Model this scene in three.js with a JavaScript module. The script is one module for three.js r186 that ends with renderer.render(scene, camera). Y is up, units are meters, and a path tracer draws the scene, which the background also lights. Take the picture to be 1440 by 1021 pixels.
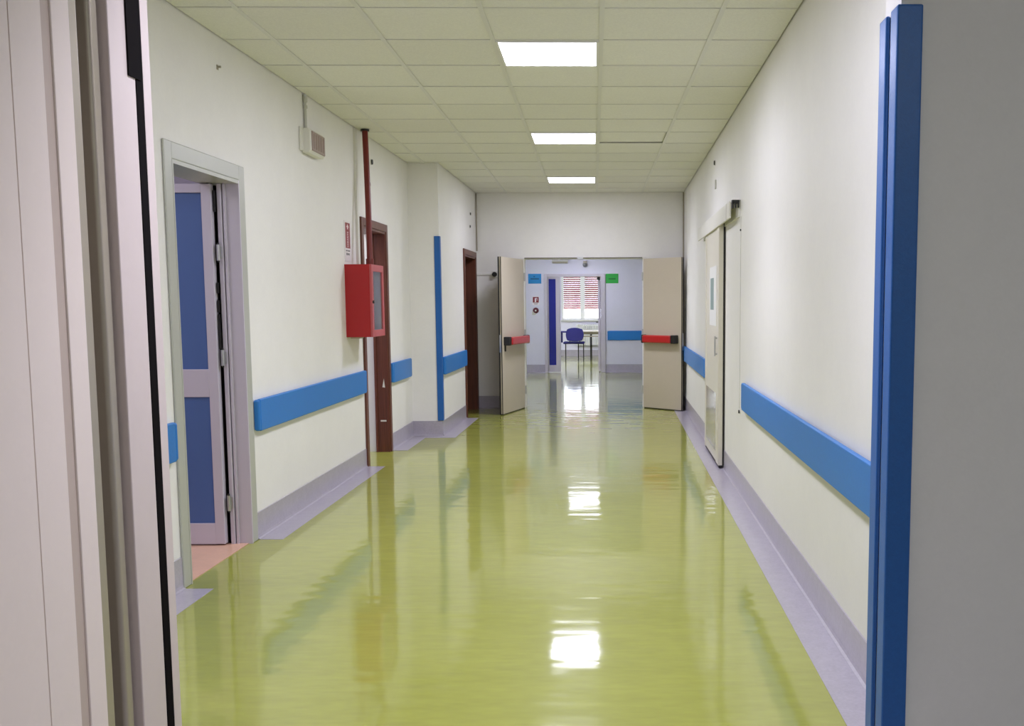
import * as THREE from 'three';
import { RoundedBoxGeometry } from 'three/addons/geometries/RoundedBoxGeometry.js';
import { mergeGeometries } from 'three/addons/utils/BufferGeometryUtils.js';
import { RectAreaLightUniformsLib } from 'three/addons/lights/RectAreaLightUniformsLib.js';

// ---------------------------------------------------------------- camera, sky, exposure
const FOCAL = 1402.9, CX = 865.44, CY = 564.07, PITCH = 0.0984, ROLL = 0.00424, EYE = 1.4068;
const scene = new THREE.Scene();
const camera = new THREE.PerspectiveCamera(2 * Math.atan(510.5 / FOCAL) * 180 / Math.PI, 1440 / 1021, 0.05, 200);
camera.setViewOffset(1440, 1021, 720 - CX, 510.5 - CY, 1440, 1021);
camera.position.set(0, EYE, 0);
camera.rotation.set(-PITCH, 0, -ROLL, 'XYZ');
scene.add(camera);
scene.background = new THREE.Color().setRGB(0.82, 0.87, 1.0);      // overcast daylight outside the windows
scene.backgroundIntensity = 10;
RectAreaLightUniformsLib.init();
const renderer = new THREE.WebGLRenderer({ antialias: true });
renderer.toneMapping = THREE.LinearToneMapping;
renderer.toneMappingExposure = 1.12;
renderer.shadowMap.enabled = true;
const LAMP = { corridor: 25, beam: 6, hall: 9, ward: 16, lobby: 15.5, room: 46 };       // brightness of the ceiling panels

// ---------------------------------------------------------------- helpers
let seed = 7;
const rnd = () => { seed = (seed + 0x6d2b79f5) | 0; let t = Math.imul(seed ^ (seed >>> 15), 1 | seed); t = (t + Math.imul(t ^ (t >>> 7), 61 | t)) ^ t; return ((t ^ (t >>> 14)) >>> 0) / 4294967296; };
const rr = (a, b) => a + (b - a) * rnd();
const taken = new Map();
const numbered = (n) => { const k = taken.get(n) ?? 0; taken.set(n, k + 1); return k ? n + '_' + String(k).padStart(3, '0') : n; };
const offsets = new Map();

function flat(g) {                                                   // no index, only position, normal and uv
  const o = g.index ? g.toNonIndexed() : g;
  for (const k of Object.keys(o.attributes)) if (!['position', 'normal'].includes(k)) o.deleteAttribute(k);
  if (!o.attributes.normal) o.computeVertexNormals();
  o.clearGroups();
  return o;
}
function metreUV(g) {                                                // uv in metres, from the side each face points to
  const p = g.attributes.position, uv = new Float32Array(p.count * 2);
  const a = new THREE.Vector3(), b = new THREE.Vector3(), c = new THREE.Vector3();
  for (let i = 0; i < p.count; i += 3) {
    a.fromBufferAttribute(p, i); b.fromBufferAttribute(p, i + 1); c.fromBufferAttribute(p, i + 2);
    const n = b.clone().sub(a).cross(c.clone().sub(a)), ax = Math.abs(n.x), ay = Math.abs(n.y), az = Math.abs(n.z);
    [a, b, c].forEach((v, k) => {
      const [s, t] = ax >= ay && ax >= az ? [v.z, v.y] : ay >= az ? [v.x, v.z] : [v.x, v.y];
      uv[(i + k) * 2] = s; uv[(i + k) * 2 + 1] = t;
    });
  }
  g.setAttribute('uv', new THREE.BufferAttribute(uv, 2));
  return g;
}
// box from x0..x1, y0..y1 and depth d0..d1 in front of the camera (depth d is z = -d)
function bx(x0, x1, y0, y1, d0, d1, r = 0) {
  const w = Math.abs(x1 - x0), h = Math.abs(y1 - y0), d = Math.abs(d1 - d0);
  const g = r ? new RoundedBoxGeometry(w, h, d, 3, Math.min(r, w / 2.01, h / 2.01, d / 2.01)) : new THREE.BoxGeometry(w, h, d);
  g.translate((x0 + x1) / 2, (y0 + y1) / 2, -(d0 + d1) / 2);
  return flat(g);
}
function cyl(r, len, axis, x, y, d, seg = 20, r2 = r) {              // a round bar centred on the point
  const g = new THREE.CylinderGeometry(r2, r, len, seg);
  if (axis === 'x') g.rotateZ(-Math.PI / 2);
  if (axis === 'z') g.rotateX(Math.PI / 2);
  g.translate(x, y, -d);
  return flat(g);
}
function tube(pts, r, seg = 24, rad = 10) {
  const c = new THREE.CatmullRomCurve3(pts.map(([x, y, d]) => new THREE.Vector3(x, y, -d)), false, 'catmullrom', 0.2);
  return flat(new THREE.TubeGeometry(c, seg, r, rad, false));
}
function extrude(pts, depth, bevel = 0) {                            // outline in x,y pushed along +z
  const s = new THREE.Shape(pts.map(([x, y]) => new THREE.Vector2(x, y)));
  return flat(new THREE.ExtrudeGeometry(s, { depth, bevelEnabled: bevel > 0, bevelSize: bevel, bevelThickness: bevel, bevelSegments: 2 }));
}
function meshOf(name, geos, mat) {
  const list = Array.isArray(geos) ? geos : [geos];
  const g = metreUV(list.length > 1 ? mergeGeometries(list) : list[0]);
  const m = new THREE.Mesh(g, mat);
  m.name = name; m.castShadow = m.receiveShadow = true;
  return m;
}
function thing(name, label, category, [x, y, d], group, turn = 0) {
  const o = new THREE.Group();
  o.name = numbered(name); o.position.set(x, y, -d); o.rotation.y = turn;
  o.userData = { label, category };
  if (group) o.userData.group = group;
  offsets.set(o, new THREE.Vector3(x, y, -d));
  scene.add(o);
  return o;
}
function structure(name, label, [x, y, d], turn = 0) {
  const o = new THREE.Group();
  o.name = numbered(name); o.position.set(x, y, -d); o.rotation.y = turn;
  o.userData = { label, category: category_of(name), kind: 'structure' };
  offsets.set(o, new THREE.Vector3(x, y, -d));
  scene.add(o);
  return o;
}
const category_of = (n) => n.split('_')[0];
// geometry in place-coordinates goes under its thing; local = true keeps the thing's own coordinates (turned doors)
function part(parent, name, geos, mat, { local = false, label } = {}) {
  const m = meshOf(name, geos, mat);
  const o = offsets.get(parent);
  if (!local) m.geometry.translate(-o.x, -o.y, -o.z);
  offsets.set(m, o);
  if (label) m.userData.label = label;
  parent.add(m);
  return m;
}
function solo(name, label, category, geos, mat, group) {             // a thing that is one mesh
  const m = meshOf(numbered(name), geos, mat);
  const b = new THREE.Box3().setFromBufferAttribute(m.geometry.attributes.position), c = b.getCenter(new THREE.Vector3());
  c.y = b.min.y;
  m.geometry.translate(-c.x, -c.y, -c.z); m.position.copy(c);
  m.userData = { label, category };
  if (group) m.userData.group = group;
  scene.add(m);
  return m;
}
function shell(name, label, geos, mat) {                             // one mesh of the setting
  const m = solo(name, label, category_of(name), geos, mat);
  m.userData.kind = 'structure';
  offsets.set(m, m.position.clone());
  return m;
}
function ceilingLamp(name, label, corners, y, nits, color, group, beam = 0) {  // LED panel: frame, glowing diffuser and the light it gives
  const cx = corners.reduce((s, c) => s + c[0], 0) / 4, cd = corners.reduce((s, c) => s + c[1], 0) / 4;
  const turn = Math.atan2(corners[1][1] - corners[0][1], corners[1][0] - corners[0][0]);
  const t = thing(name, label, 'light', [cx, y, cd], group, turn);
  const w = Math.hypot(corners[1][0] - corners[0][0], corners[1][1] - corners[0][1]) / 2, r = w - 0.014;
  part(t, 'frame', [[-w, w, -w, -r], [-w, w, r, w], [-w, -r, -r, r], [r, w, -r, r]].map(([a, b, c, d]) => bx(a, b, -0.004, 0.02, c, d)), M.lampFrame, { local: true });
  const glow = new THREE.MeshStandardMaterial({ color: 0xf4f4f0, roughness: 0.6, emissive: new THREE.Color().setRGB(...color), emissiveIntensity: 2.2 });
  part(t, 'diffuser', bx(-r, r, 0.004, 0.016, -r, r), glow, { local: true });
  const l = new THREE.RectAreaLight(new THREE.Color().setRGB(...color), nits, 2 * r, 2 * r);
  l.name = 'panel_glow'; l.position.set(0, 0.002, 0); l.rotation.x = -Math.PI / 2;
  t.add(l);
  if (beam) {                                                        // the prismatic cover throws most of the light downwards
    const b = new THREE.SpotLight(new THREE.Color().setRGB(...color), beam, 0, 60 * Math.PI / 180, 0.75, 2);
    b.name = 'panel_beam'; b.position.set(0, -0.11, 0); b.target.position.set(0, -1.5, 0); b.castShadow = true; b.shadow.radius = 5;
    t.add(b, b.target);
  }
  return t;
}

// ---------------------------------------------------------------- textures
function noiseGrid(n, cells, cellsY = cells) {                       // tileable smooth noise, 0..1
  const g = Array.from({ length: cells * cellsY }, rnd), out = new Float32Array(n * n);
  const s = (t) => t * t * (3 - 2 * t);
  for (let y = 0; y < n; y++) for (let x = 0; x < n; x++) {
    const fx = x / n * cells, fy = y / n * cellsY, ix = Math.floor(fx), iy = Math.floor(fy), u = s(fx - ix), v = s(fy - iy);
    const at = (a, b) => g[(b % cellsY) * cells + (a % cells)];
    out[y * n + x] = (at(ix, iy) * (1 - u) + at(ix + 1, iy) * u) * (1 - v) + (at(ix, iy + 1) * (1 - u) + at(ix + 1, iy + 1) * u) * v;
  }
  return out;
}
function mix(n, layers) {                                            // layers: [cellsX, cellsY, weight]
  const out = new Float32Array(n * n);
  let sum = 0;
  for (const [a, b, w] of layers) { const g = noiseGrid(n, a, b); sum += w; for (let i = 0; i < out.length; i++) out[i] += g[i] * w; }
  for (let i = 0; i < out.length; i++) out[i] /= sum;
  return out;
}
function colorTexture(n, field, ramp, metres) {                      // ramp(value) -> sRGB bytes
  const d = new Uint8Array(n * n * 4);
  for (let i = 0; i < n * n; i++) { const c = ramp(field[i], i); d[i * 4] = c[0]; d[i * 4 + 1] = c[1]; d[i * 4 + 2] = c[2]; d[i * 4 + 3] = 255; }
  return finish(new THREE.DataTexture(d, n, n), metres, true);
}
function heightTexture(n, field, metres) {
  const d = new Float32Array(n * n * 4);
  for (let i = 0; i < n * n; i++) { d[i * 4] = d[i * 4 + 1] = d[i * 4 + 2] = field[i]; d[i * 4 + 3] = 1; }
  return finish(new THREE.DataTexture(d, n, n, THREE.RGBAFormat, THREE.FloatType), metres, false);
}
function finish(t, [mx, my], srgb) {
  t.wrapS = t.wrapT = THREE.RepeatWrapping; t.magFilter = THREE.LinearFilter; t.minFilter = THREE.LinearMipmapLinearFilter; t.generateMipmaps = true;
  t.repeat.set(1 / mx, 1 / my);
  if (srgb) t.colorSpace = THREE.SRGBColorSpace;
  t.needsUpdate = true;
  return t;
}
const around = (r, g, b, k) => (v) => { const s = (v - 0.5) * k; return [r, g, b].map((c) => Math.max(0, Math.min(255, Math.round(c * (1 + s))))); };
const paintField = mix(512, [[6, 6, 2], [24, 24, 1.2], [110, 110, 1], [256, 256, 0.8]]);
const fineField = mix(512, [[64, 64, 1], [170, 170, 1], [256, 256, 1]]);
const paintBump = heightTexture(512, paintField, [1.1, 1.1]);
const fineBump = heightTexture(512, fineField, [0.5, 0.5]);
const paint = (r, g, b, k = 0.03) => colorTexture(512, paintField, around(r, g, b, k), [1.7, 1.7]);
const plain = (rgb, rough, extra = {}) => new THREE.MeshPhysicalMaterial({ color: new THREE.Color(`rgb(${rgb.join(',')})`), roughness: rough, ...extra });

// the vinyl: flecks drawn out across the corridor, under a polished, faintly rippled wear layer
const vinylField = mix(1024, [[9, 31, 1.2], [21, 67, 1.3], [37, 110, 0.7], [4, 5, 0.8]]);

const M = {
  wall: new THREE.MeshPhysicalMaterial({ map: paint(238, 236, 231), bumpMap: paintBump, bumpScale: 0.0006, roughness: 0.55 }),
  wallRoom: new THREE.MeshPhysicalMaterial({ map: paint(222, 220, 234), bumpMap: paintBump, bumpScale: 0.0005, roughness: 0.6 }),
  plenum: plain([120, 118, 110], 0.95),
  vinyl: new THREE.MeshPhysicalMaterial({
    map: colorTexture(1024, vinylField, around(160, 164, 72, 0.11), [1.3, 1.3]), roughness: 0.4, specularIntensity: 0.12, clearcoat: 1.0, clearcoatRoughness: 0.08 }),
  vinylGrey: new THREE.MeshPhysicalMaterial({
    map: colorTexture(512, mix(512, [[20, 20, 1], [90, 90, 1.5], [256, 256, 1]]), around(176, 170, 180, 0.12), [0.8, 0.8]), bumpMap: fineBump, bumpScale: 0.0001,
    roughness: 0.3, clearcoat: 0.3, clearcoatRoughness: 0.15 }),
  weld: plain([214, 210, 214], 0.2),
  tileSalmon: new THREE.MeshPhysicalMaterial({ map: colorTexture(512, paintField, around(214, 172, 146, 0.12), [0.7, 0.7]), roughness: 0.35 }),
  ceilingTile: [0, 1, 2].map((k) => new THREE.MeshPhysicalMaterial({
    map: colorTexture(512, fineField, around(236 - k * 2, 235 - k * 2, 226 - k * 2, 0.07), [0.6, 0.6]), bumpMap: fineBump, bumpScale: 0.0008, roughness: 0.95 })),
  gridBar: plain([226, 225, 218], 0.5),
  lampFrame: plain([235, 235, 230], 0.4),
  blue: new THREE.MeshPhysicalMaterial({ map: colorTexture(512, fineField, around(36, 120, 198, 0.08), [0.5, 0.5]), bumpMap: fineBump, bumpScale: 0.0003, roughness: 0.42 }),
  blueGuard: new THREE.MeshPhysicalMaterial({ map: colorTexture(512, fineField, around(34, 98, 172, 0.08), [0.5, 0.5]), bumpMap: fineBump, bumpScale: 0.0003, roughness: 0.38 }),
  bluePanel: plain([76, 104, 160], 0.4),
  navyPanel: plain([24, 34, 140], 0.35),
  aluGrey: plain([186, 187, 178], 0.35, { metalness: 0.15 }),
  aluLilac: plain([205, 198, 210], 0.35, { metalness: 0.1 }),
  aluBeige: new THREE.MeshPhysicalMaterial({ map: paint(238, 224, 215, 0.02), roughness: 0.42 }),
  satin: plain([178, 169, 154], 0.38, { metalness: 0.55 }),
  aluBeigeShaded: new THREE.MeshPhysicalMaterial({ map: paint(212, 198, 193, 0.02), roughness: 0.42 }),  // leaf beige made darker: the dimmer light on the jamb is in the colour
  aluTan: plain([196, 178, 166], 0.45),
  aluShade: plain([160, 152, 134], 0.4),
  shadeMetal: plain([112, 108, 96], 0.4, { metalness: 0.3 }),
  steel: plain([190, 190, 190], 0.3, { metalness: 0.8 }),
  rubber: plain([16, 12, 13], 0.9, { specularIntensity: 0.15 }),
  black: plain([26, 25, 24], 0.45),
  doorCream: new THREE.MeshPhysicalMaterial({ map: paint(198, 187, 166, 0.03), roughness: 0.4 }),
  slideCream: new THREE.MeshPhysicalMaterial({ map: paint(222, 217, 201, 0.03), roughness: 0.35 }),
  creamEdge: plain([196, 186, 160], 0.5),
  red: plain([168, 16, 22], 0.45),
  redGlossy: plain([190, 30, 34], 0.28, { clearcoat: 0.4 }),
  redFrame: plain([186, 84, 88], 0.35),
  pipeRed: plain([112, 31, 22], 0.4),
  white: plain([238, 238, 234], 0.4),
  whitePlastic: plain([228, 226, 216], 0.45),
  conduit: plain([200, 199, 188], 0.5),
  lens: plain([150, 128, 116], 0.35),
  glass: new THREE.MeshPhysicalMaterial({ color: 0xffffff, transmission: 1, thickness: 0, roughness: 0.02, ior: 1.5 }),
  cabinetGlass: new THREE.MeshPhysicalMaterial({ color: 0xd6d8de, transmission: 0.9, thickness: 0, roughness: 0.08, ior: 1.5 }),
  shutter: plain([176, 112, 112], 0.6),
  navySeat: plain([28, 28, 104], 0.75),
  tableTop: plain([206, 200, 190], 0.5),
  hose: plain([205, 200, 190], 0.8),
};
{
  const n = 512, f = mix(n, [[60, 5, 2], [140, 9, 1.4], [8, 3, 1.2], [256, 60, 0.5]]);
  M.brown = new THREE.MeshPhysicalMaterial({ map: colorTexture(n, f, around(98, 52, 36, 0.5), [0.35, 1.1]), bumpMap: heightTexture(n, f, [0.35, 1.1]), bumpScale: 0.0004, roughness: 0.4 });
}

// ---------------------------------------------------------------- the room: sizes in metres, depth from the camera
const XL = -2.155, XP = -1.84, XR = 0.922, H = 2.853, TOP = 3.05;
const NEAR0 = 2.46, NEAR1 = 2.60, PIL = 10.55, END0 = 13.4, END1 = 13.55, HALL = 20.2, HALL1 = 20.35, WIN0 = 26.5;
const HALLH = 2.45, HX0 = -3.4, HX1 = 2.0, T = 0.2;
const XA = XL - T;                                                    // back of the left wall
const jambL = -1.157, jambR = 0.686;

// floor
// the corridor's vinyl is laid faintly uneven (tenths of a millimetre), which breaks up what it mirrors
function lumps(seedValue) {
  const h = (x, y) => { let t = Math.imul(x * 374761393 + y * 668265263 + seedValue * 974711, 1274126177); t ^= t >>> 15; t = Math.imul(t, 2246822519); t ^= t >>> 13; return (t >>> 0) / 4294967296; };
  const q = (t) => t * t * t * (t * (t * 6 - 15) + 10);
  return (x, y) => { const ix = Math.floor(x), iy = Math.floor(y), u = q(x - ix), v = q(y - iy); return (h(ix, iy) * (1 - u) + h(ix + 1, iy) * u) * (1 - v) + (h(ix, iy + 1) * (1 - u) + h(ix + 1, iy + 1) * u) * v - 0.5; };
}
const unevenLayers = [[0.55, 0.17, 0.0008, lumps(1)], [0.17, 0.07, 0.0008, lumps(2)], [0.09, 0.045, 0.0002, lumps(3)]];
const uneven = (x, d) => unevenLayers.reduce((s, [a, b, k, f]) => s + k * f(x / a + 50 + d * 0.15, d / b + 50 + x * 0.3), 0);
function unevenSheet(x0, x1, d0, d1, nx, nd) {
  const pos = [], nor = [], idx = [];
  for (let j = 0; j <= nd; j++) for (let i = 0; i <= nx; i++) {
    const x = x0 + (x1 - x0) * i / nx, d = d0 + (d1 - d0) * j / nd, e = 0.004;
    const gx = (uneven(x + e, d) - uneven(x - e, d)) / (2 * e), gd = (uneven(x, d + e) - uneven(x, d - e)) / (2 * e), l = Math.hypot(gx, 1, gd);
    pos.push(x, uneven(x, d), -d); nor.push(-gx / l, 1 / l, gd / l);
    if (i < nx && j < nd) { const a = j * (nx + 1) + i, b = a + 1, c = a + nx + 1; idx.push(a, b, c, b, c + 1, c); }
  }
  const g = new THREE.BufferGeometry();
  g.setAttribute('position', new THREE.Float32BufferAttribute(pos, 3)); g.setAttribute('normal', new THREE.Float32BufferAttribute(nor, 3)); g.setIndex(idx);
  return flat(g);
}
const floor = shell('floor', 'glossy lime green vinyl floor of the corridor', [
  bx(-3.4, 3.0, -0.15, -0.002, NEAR0, WIN0 + 0.2), unevenSheet(XA, XR + 0.1, NEAR0, HALL - 0.1, 80, 1300),
  bx(-3.4, XA, -0.003, 0, END1, HALL - 0.1), bx(XR + 0.1, 3.0, -0.003, 0, END1, HALL - 0.1), bx(-3.4, 3.0, -0.003, 0, HALL - 0.1, WIN0 + 0.2)], M.vinyl);
shell('floor_lobby', 'pale grey floor of the lobby', bx(-3.4, 3.0, -0.15, 0, -2.2, NEAR0), M.vinylGrey);
{
  const strip = (x0, x1, d0, d1) => part(floor, 'border_strip', bx(x0, x1, 0, 0.0018, d0, d1), M.vinylGrey, { label: 'lilac grey vinyl border along the wall' });
  const s = 0.155;
  strip(XL, XL + s, NEAR1, 4.84);
  strip(XL, XL + s, 5.88, 8.56);
  strip(XL, XL + s, 9.5, PIL - s); 
  strip(XL, XP + s, PIL - s, PIL);
  strip(XP, XP + s, PIL, 12.2);
  strip(XR - s, XR, NEAR1, END0);
  strip(XP, -1.24, END0 - s, END0);
  strip(HX0, -1.42, HALL - s, HALL);
  strip(-0.196, HX1, HALL - s, HALL);
  const seam = (x0, x1, d0, d1) => part(floor, 'weld_seam', bx(x0, x1, 0.0014, 0.0032, d0, d1), M.weld);
  seam(XL + 0.012, XL + 0.017, 5.88, 8.56); seam(XR - 0.017, XR - 0.012, NEAR1, END0);
}
const floorWard = shell('floor_ward', 'salmon tiled floor inside the side room', bx(-5.2, XL - 0.012, 0, 0.004, 3.6, 7.0), M.tileSalmon);

// walls
const door1 = { a: 4.925, b: 5.79, top: 2.11 }, brown1 = { a: 8.60, b: 9.43, top: 2.07 }, brown2 = { a: 12.27, b: 13.2, top: 2.0 };
shell('wall_left', 'white painted corridor wall with the grey framed and the brown doorway', [
  bx(XA, XL, 0, TOP, NEAR1, door1.a), bx(XA, XL, door1.top, TOP, door1.a, door1.b), bx(XA, XL, 0, TOP, door1.b, brown1.a),
  bx(XA, XL, brown1.top, TOP, brown1.a, brown1.b), bx(XA, XL, 0, TOP, brown1.b, PIL)], M.wall);
shell('wall_pier', 'white projecting pier of the corridor wall with a brown door', [
  bx(XA, XP, 0, TOP, PIL, brown2.a), bx(XA, XP, brown2.top, TOP, brown2.a, brown2.b), bx(XA, XP - 0.16, 0, brown2.top, brown2.a, brown2.b), bx(XA, XP, 0, TOP, brown2.b, END0)], M.wall);
shell('wall_right', 'white painted corridor wall with the sliding door', bx(XR, XR + T, 0, TOP, NEAR1, END0), M.wall);
const OP = { x0: -1.21, x1: 0.375, top: 2.0 };                         // opening of the double door
shell('wall_far', 'white end wall of the corridor above and beside the double door', [
  bx(HX0 - T, OP.x0, 0, TOP, END0, END1), bx(OP.x1, HX1 + T, 0, TOP, END0, END1), bx(OP.x0, OP.x1, OP.top, TOP, END0, END1)], M.wall);
shell('wall_near', 'shaded grey wall beside the doorway with blue corner guards', [
  bx(jambR, 2.4, 0, TOP, NEAR0, NEAR1), bx(-3.2, jambL - 0.06, 0, TOP, NEAR0, NEAR1), bx(jambL - 0.06, jambR, 2.5, TOP, NEAR0, NEAR1)], M.wall);
shell('wall_lobby', 'plain walls of the lobby that the doorway opens from', [
  bx(-3.2, -3.0, 0, TOP, -2.0, NEAR0), bx(2.2, 2.4, 0, TOP, -2.0, NEAR0), bx(-3.2, 2.4, 0, TOP, -2.2, -2.0)], M.wall);
shell('ceiling_lobby', 'plain white ceiling of the lobby', bx(-3.2, 2.4, H, TOP, -2.0, NEAR0), M.wall);
// hall behind the double door, with daylight from windows in its side wall
const rw = { a: 22.2, b: 25.0, y0: 0.9, y1: 2.3 };  // hole for the added side window that brightens the last room
const hw = { a: 15.6, b: 18.1, y0: 0.9, y1: 2.2 };
shell('wall_hall_side', 'white side walls of the hall behind the double door', [
  bx(HX0 - T, HX0, 0, TOP, END1, hw.a), bx(HX0 - T, HX0, 0, TOP, hw.b, rw.a), bx(HX0 - T, HX0, 0, TOP, rw.b, WIN0), bx(HX0 - T, HX0, 0, rw.y0, rw.a, rw.b), bx(HX0 - T, HX0, rw.y1, TOP, rw.a, rw.b), bx(HX0 - T, HX0, 0, hw.y0, hw.a, hw.b), bx(HX0 - T, HX0, hw.y1, TOP, hw.a, hw.b),
  bx(HX1, HX1 + T, 0, TOP, END1, WIN0)], M.wallRoom);
const PX0 = -1.42, PX1 = -0.196, PTOP = 1.985;                         // aluminium portal in the hall's end wall
shell('wall_hall_far', 'bluish white end wall of the hall with the aluminium doorway', [
  bx(HX0, PX0, 0, TOP, HALL, HALL1), bx(PX1, HX1, 0, TOP, HALL, HALL1), bx(PX0, PX1, PTOP, TOP, HALL, HALL1)], M.wallRoom);
shell('ceiling_hall', 'plain white ceiling of the hall', [bx(HX0 - T, HX1 + T, HALLH, HALLH + 0.1, END1, HALL), bx(HX0 - T, HX1 + T, 2.75, 2.85, HALL1, WIN0 + 0.15)], M.wallRoom);
const ww = { x0: -1.42, x1: -0.30, y0: 0.95, y1: 2.16 };
shell('wall_window', 'white wall with the shuttered window in the last room', [
  bx(HX0 - T, ww.x0, 0, TOP, WIN0, WIN0 + 0.15), bx(ww.x1, HX1 + T, 0, TOP, WIN0, WIN0 + 0.15), bx(ww.x0, ww.x1, 0, ww.y0, WIN0, WIN0 + 0.15), bx(ww.x0, ww.x1, ww.y1, TOP, WIN0, WIN0 + 0.15)], M.wallRoom);
// side rooms on the left
shell('wall_ward', 'pale walls of the side room behind the blue panelled door', [
  bx(-5.4, -5.2, 0, TOP, 3.4, 7.2), bx(-5.2, XA, 0, TOP, 3.4, 3.6), bx(-5.2, XA, 0, TOP, 7.0, 7.2)], M.wallRoom);
shell('ceiling_ward', 'white ceiling of the side room', bx(-5.2, XA, 2.7, TOP, 3.6, 7.0), M.wallRoom);
shell('wall_store', 'white walls of the small room behind the brown door frame', [
  bx(-3.9, -3.75, 0, TOP, 7.9, 10.4), bx(-3.75, XA, 0, TOP, 7.9, 8.0), bx(-3.75, XA, 0, TOP, 10.2, 10.4)], M.wallRoom);
shell('ceiling_store', 'white ceiling of the small room', bx(-3.75, XA, 2.7, TOP, 8.0, 10.2), M.wallRoom);
shell('floor_store', 'pale floor of the small room', bx(-3.75, XA, 0, 0.003, 8.0, 10.2), M.vinylGrey);

// suspended ceiling: tiles in a grid that runs a little askew to the walls
const ceiling = shell('ceiling', 'suspended ceiling of pale square mineral tiles in a white grid',
  bx(XA, XR + T, H + 0.12, TOP, NEAR1, END0), M.plenum);
const GY = 0.02153, GX = -0.6705, GZ = 5.6916;
const gridPoint = (c, r) => [GX + c * Math.cos(GY) - r * Math.sin(GY), GZ + c * Math.sin(GY) + r * Math.cos(GY)];
function clip(poly, x0, x1, d0, d1) {
  const cut = (p, inside, cross) => p.flatMap((a, i) => { const b = p[(i + 1) % p.length], A = inside(a), B = inside(b); return [...(A ? [a] : []), ...(A !== B ? [cross(a, b)] : [])]; });
  const atX = (v) => (a, b) => { const t = (v - a[0]) / (b[0] - a[0]); return [v, a[1] + t * (b[1] - a[1])]; };
  const atD = (v) => (a, b) => { const t = (v - a[1]) / (b[1] - a[1]); return [a[0] + t * (b[0] - a[0]), v]; };
  let p = poly;
  for (const [f, g] of [[(q) => q[0] >= x0, atX(x0)], [(q) => q[0] <= x1, atX(x1)], [(q) => q[1] >= d0, atD(d0)], [(q) => q[1] <= d1, atD(d1)]]) { if (p.length) p = cut(p, f, g); }
  return p;
}
const slabOf = (p, y, h) => { const g = extrude(p.map(([x, d]) => [x, d]), h); g.rotateX(-Math.PI / 2); g.translate(0, y, 0); return g; };   // outline x,depth becomes a level slab
const footprint = [[XL + 0.008, XR - 0.008, NEAR1 + 0.006, PIL - 0.006], [XP + 0.008, XR - 0.008, PIL - 0.006, END0 - 0.006]];
const lampCells = new Set(['0,-5', '0,0', '0,5', '0,10']);
for (let c = -5; c <= 4; c++) for (let r = -6; r <= 14; r++) {
  if (lampCells.has(`${c},${r}`)) continue;
  const e = 0.011, q = [[c * 0.6 + e, r * 0.6 + e], [(c + 1) * 0.6 - e, r * 0.6 + e], [(c + 1) * 0.6 - e, (r + 1) * 0.6 - e], [c * 0.6 + e, (r + 1) * 0.6 - e]].map(([a, b]) => gridPoint(a, b));
  for (const f of footprint) {
    const p = clip(q, ...f);
    if (p.length < 3) continue;
    const area = Math.abs(p.reduce((s, a, i) => { const b = p[(i + 1) % p.length]; return s + a[0] * b[1] - a[1] * b[0]; }, 0)) / 2;
    if (area < 0.004) continue;
    const lift = (c === 1 && r === 5 ? 0.014 : rr(0.0036, 0.0052));
    part(ceiling, 'ceiling_tile', slabOf(p, H + lift, 0.014), M.ceilingTile[Math.floor(rnd() * 3)]);
  }
}
{
  const bar = (a0, b0, a1, b1, w, y) => {
    const dx = a1 - a0, dz = b1 - b0, l = Math.hypot(dx, dz), nx = -dz / l * w / 2, nz = dx / l * w / 2;
    const q = [[a0 + nx, b0 + nz], [a1 + nx, b1 + nz], [a1 - nx, b1 - nz], [a0 - nx, b0 - nz]].map(([a, b]) => gridPoint(a, b));
    for (const f of footprint) { const p = clip(q, ...f); if (p.length > 2) part(ceiling, 'grid_bar', slabOf(p, y, 0.004), M.gridBar); }
  };
  for (let c = -5; c <= 5; c++) bar(c * 0.6, -4, c * 0.6, 9, 0.026, H - 0.0005);
  for (let r = -6; r <= 15; r++) bar(-3.2, r * 0.6, 3.2, r * 0.6, 0.016, H + 0.0015);
}
const lampNames = ['square ceiling light panel above the red hose cabinet', 'square ceiling light panel above the brown doors', 'square ceiling light panel over the cream double door'];
lampNames[0] = 'square white ceiling light panel in line with the grey framed door';
lampNames[1] = 'square white ceiling light panel in line with the sliding door';
lampNames[3] = 'square ceiling light panel just inside the corridor doorway';
[[0, 0], [0, 5], [0, 10], [0, -5]].forEach(([c, r], i) => {
  const e = 0.013, q = [[e, 0 + e], [0.6 - e, e], [0.6 - e, 0.6 - e], [e, 0.6 - e]].map(([a, b]) => gridPoint(c * 0.6 + a, r * 0.6 + b));
  ceilingLamp('ceiling_light', lampNames[i], q, H, LAMP.corridor * [1, 1, 0.8, 1][i], [0.94, 0.935, 1.15], 'ceiling light panels in the corridor', LAMP.beam * [1, 1, 0.8, 1][i]);
});
const sq = (x, d, w = 0.3) => [[x - w, d - w], [x + w, d - w], [x + w, d + w], [x - w, d + w]];
ceilingLamp('ceiling_light', 'square ceiling light panel in the hall behind the double door', sq(-0.62, 19.2), HALLH - 0.02, LAMP.hall, [0.93, 0.93, 1.1]);
ceilingLamp('ceiling_light', 'added ceiling light panel brightening the last room with the chair', sq(-0.7, 23.2), 2.73, LAMP.room, [0.97, 0.97, 1.03]);  // unseen lamp, added to brighten the last room
ceilingLamp('ceiling_light', 'added ceiling light panel brightening the side room with the blue door', sq(-3.6, 4.6), 2.68, LAMP.ward, [0.92, 0.9, 1]);  // unseen lamp, added to light the blue panelled leaf
ceilingLamp('ceiling_light', 'added ceiling light panel brightening the small room behind the brown frame', sq(-3.0, 9.0), 2.68, LAMP.ward, [0.97, 0.97, 1]);  // unseen lamp, added to lighten the sliver seen past the brown jamb
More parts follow.
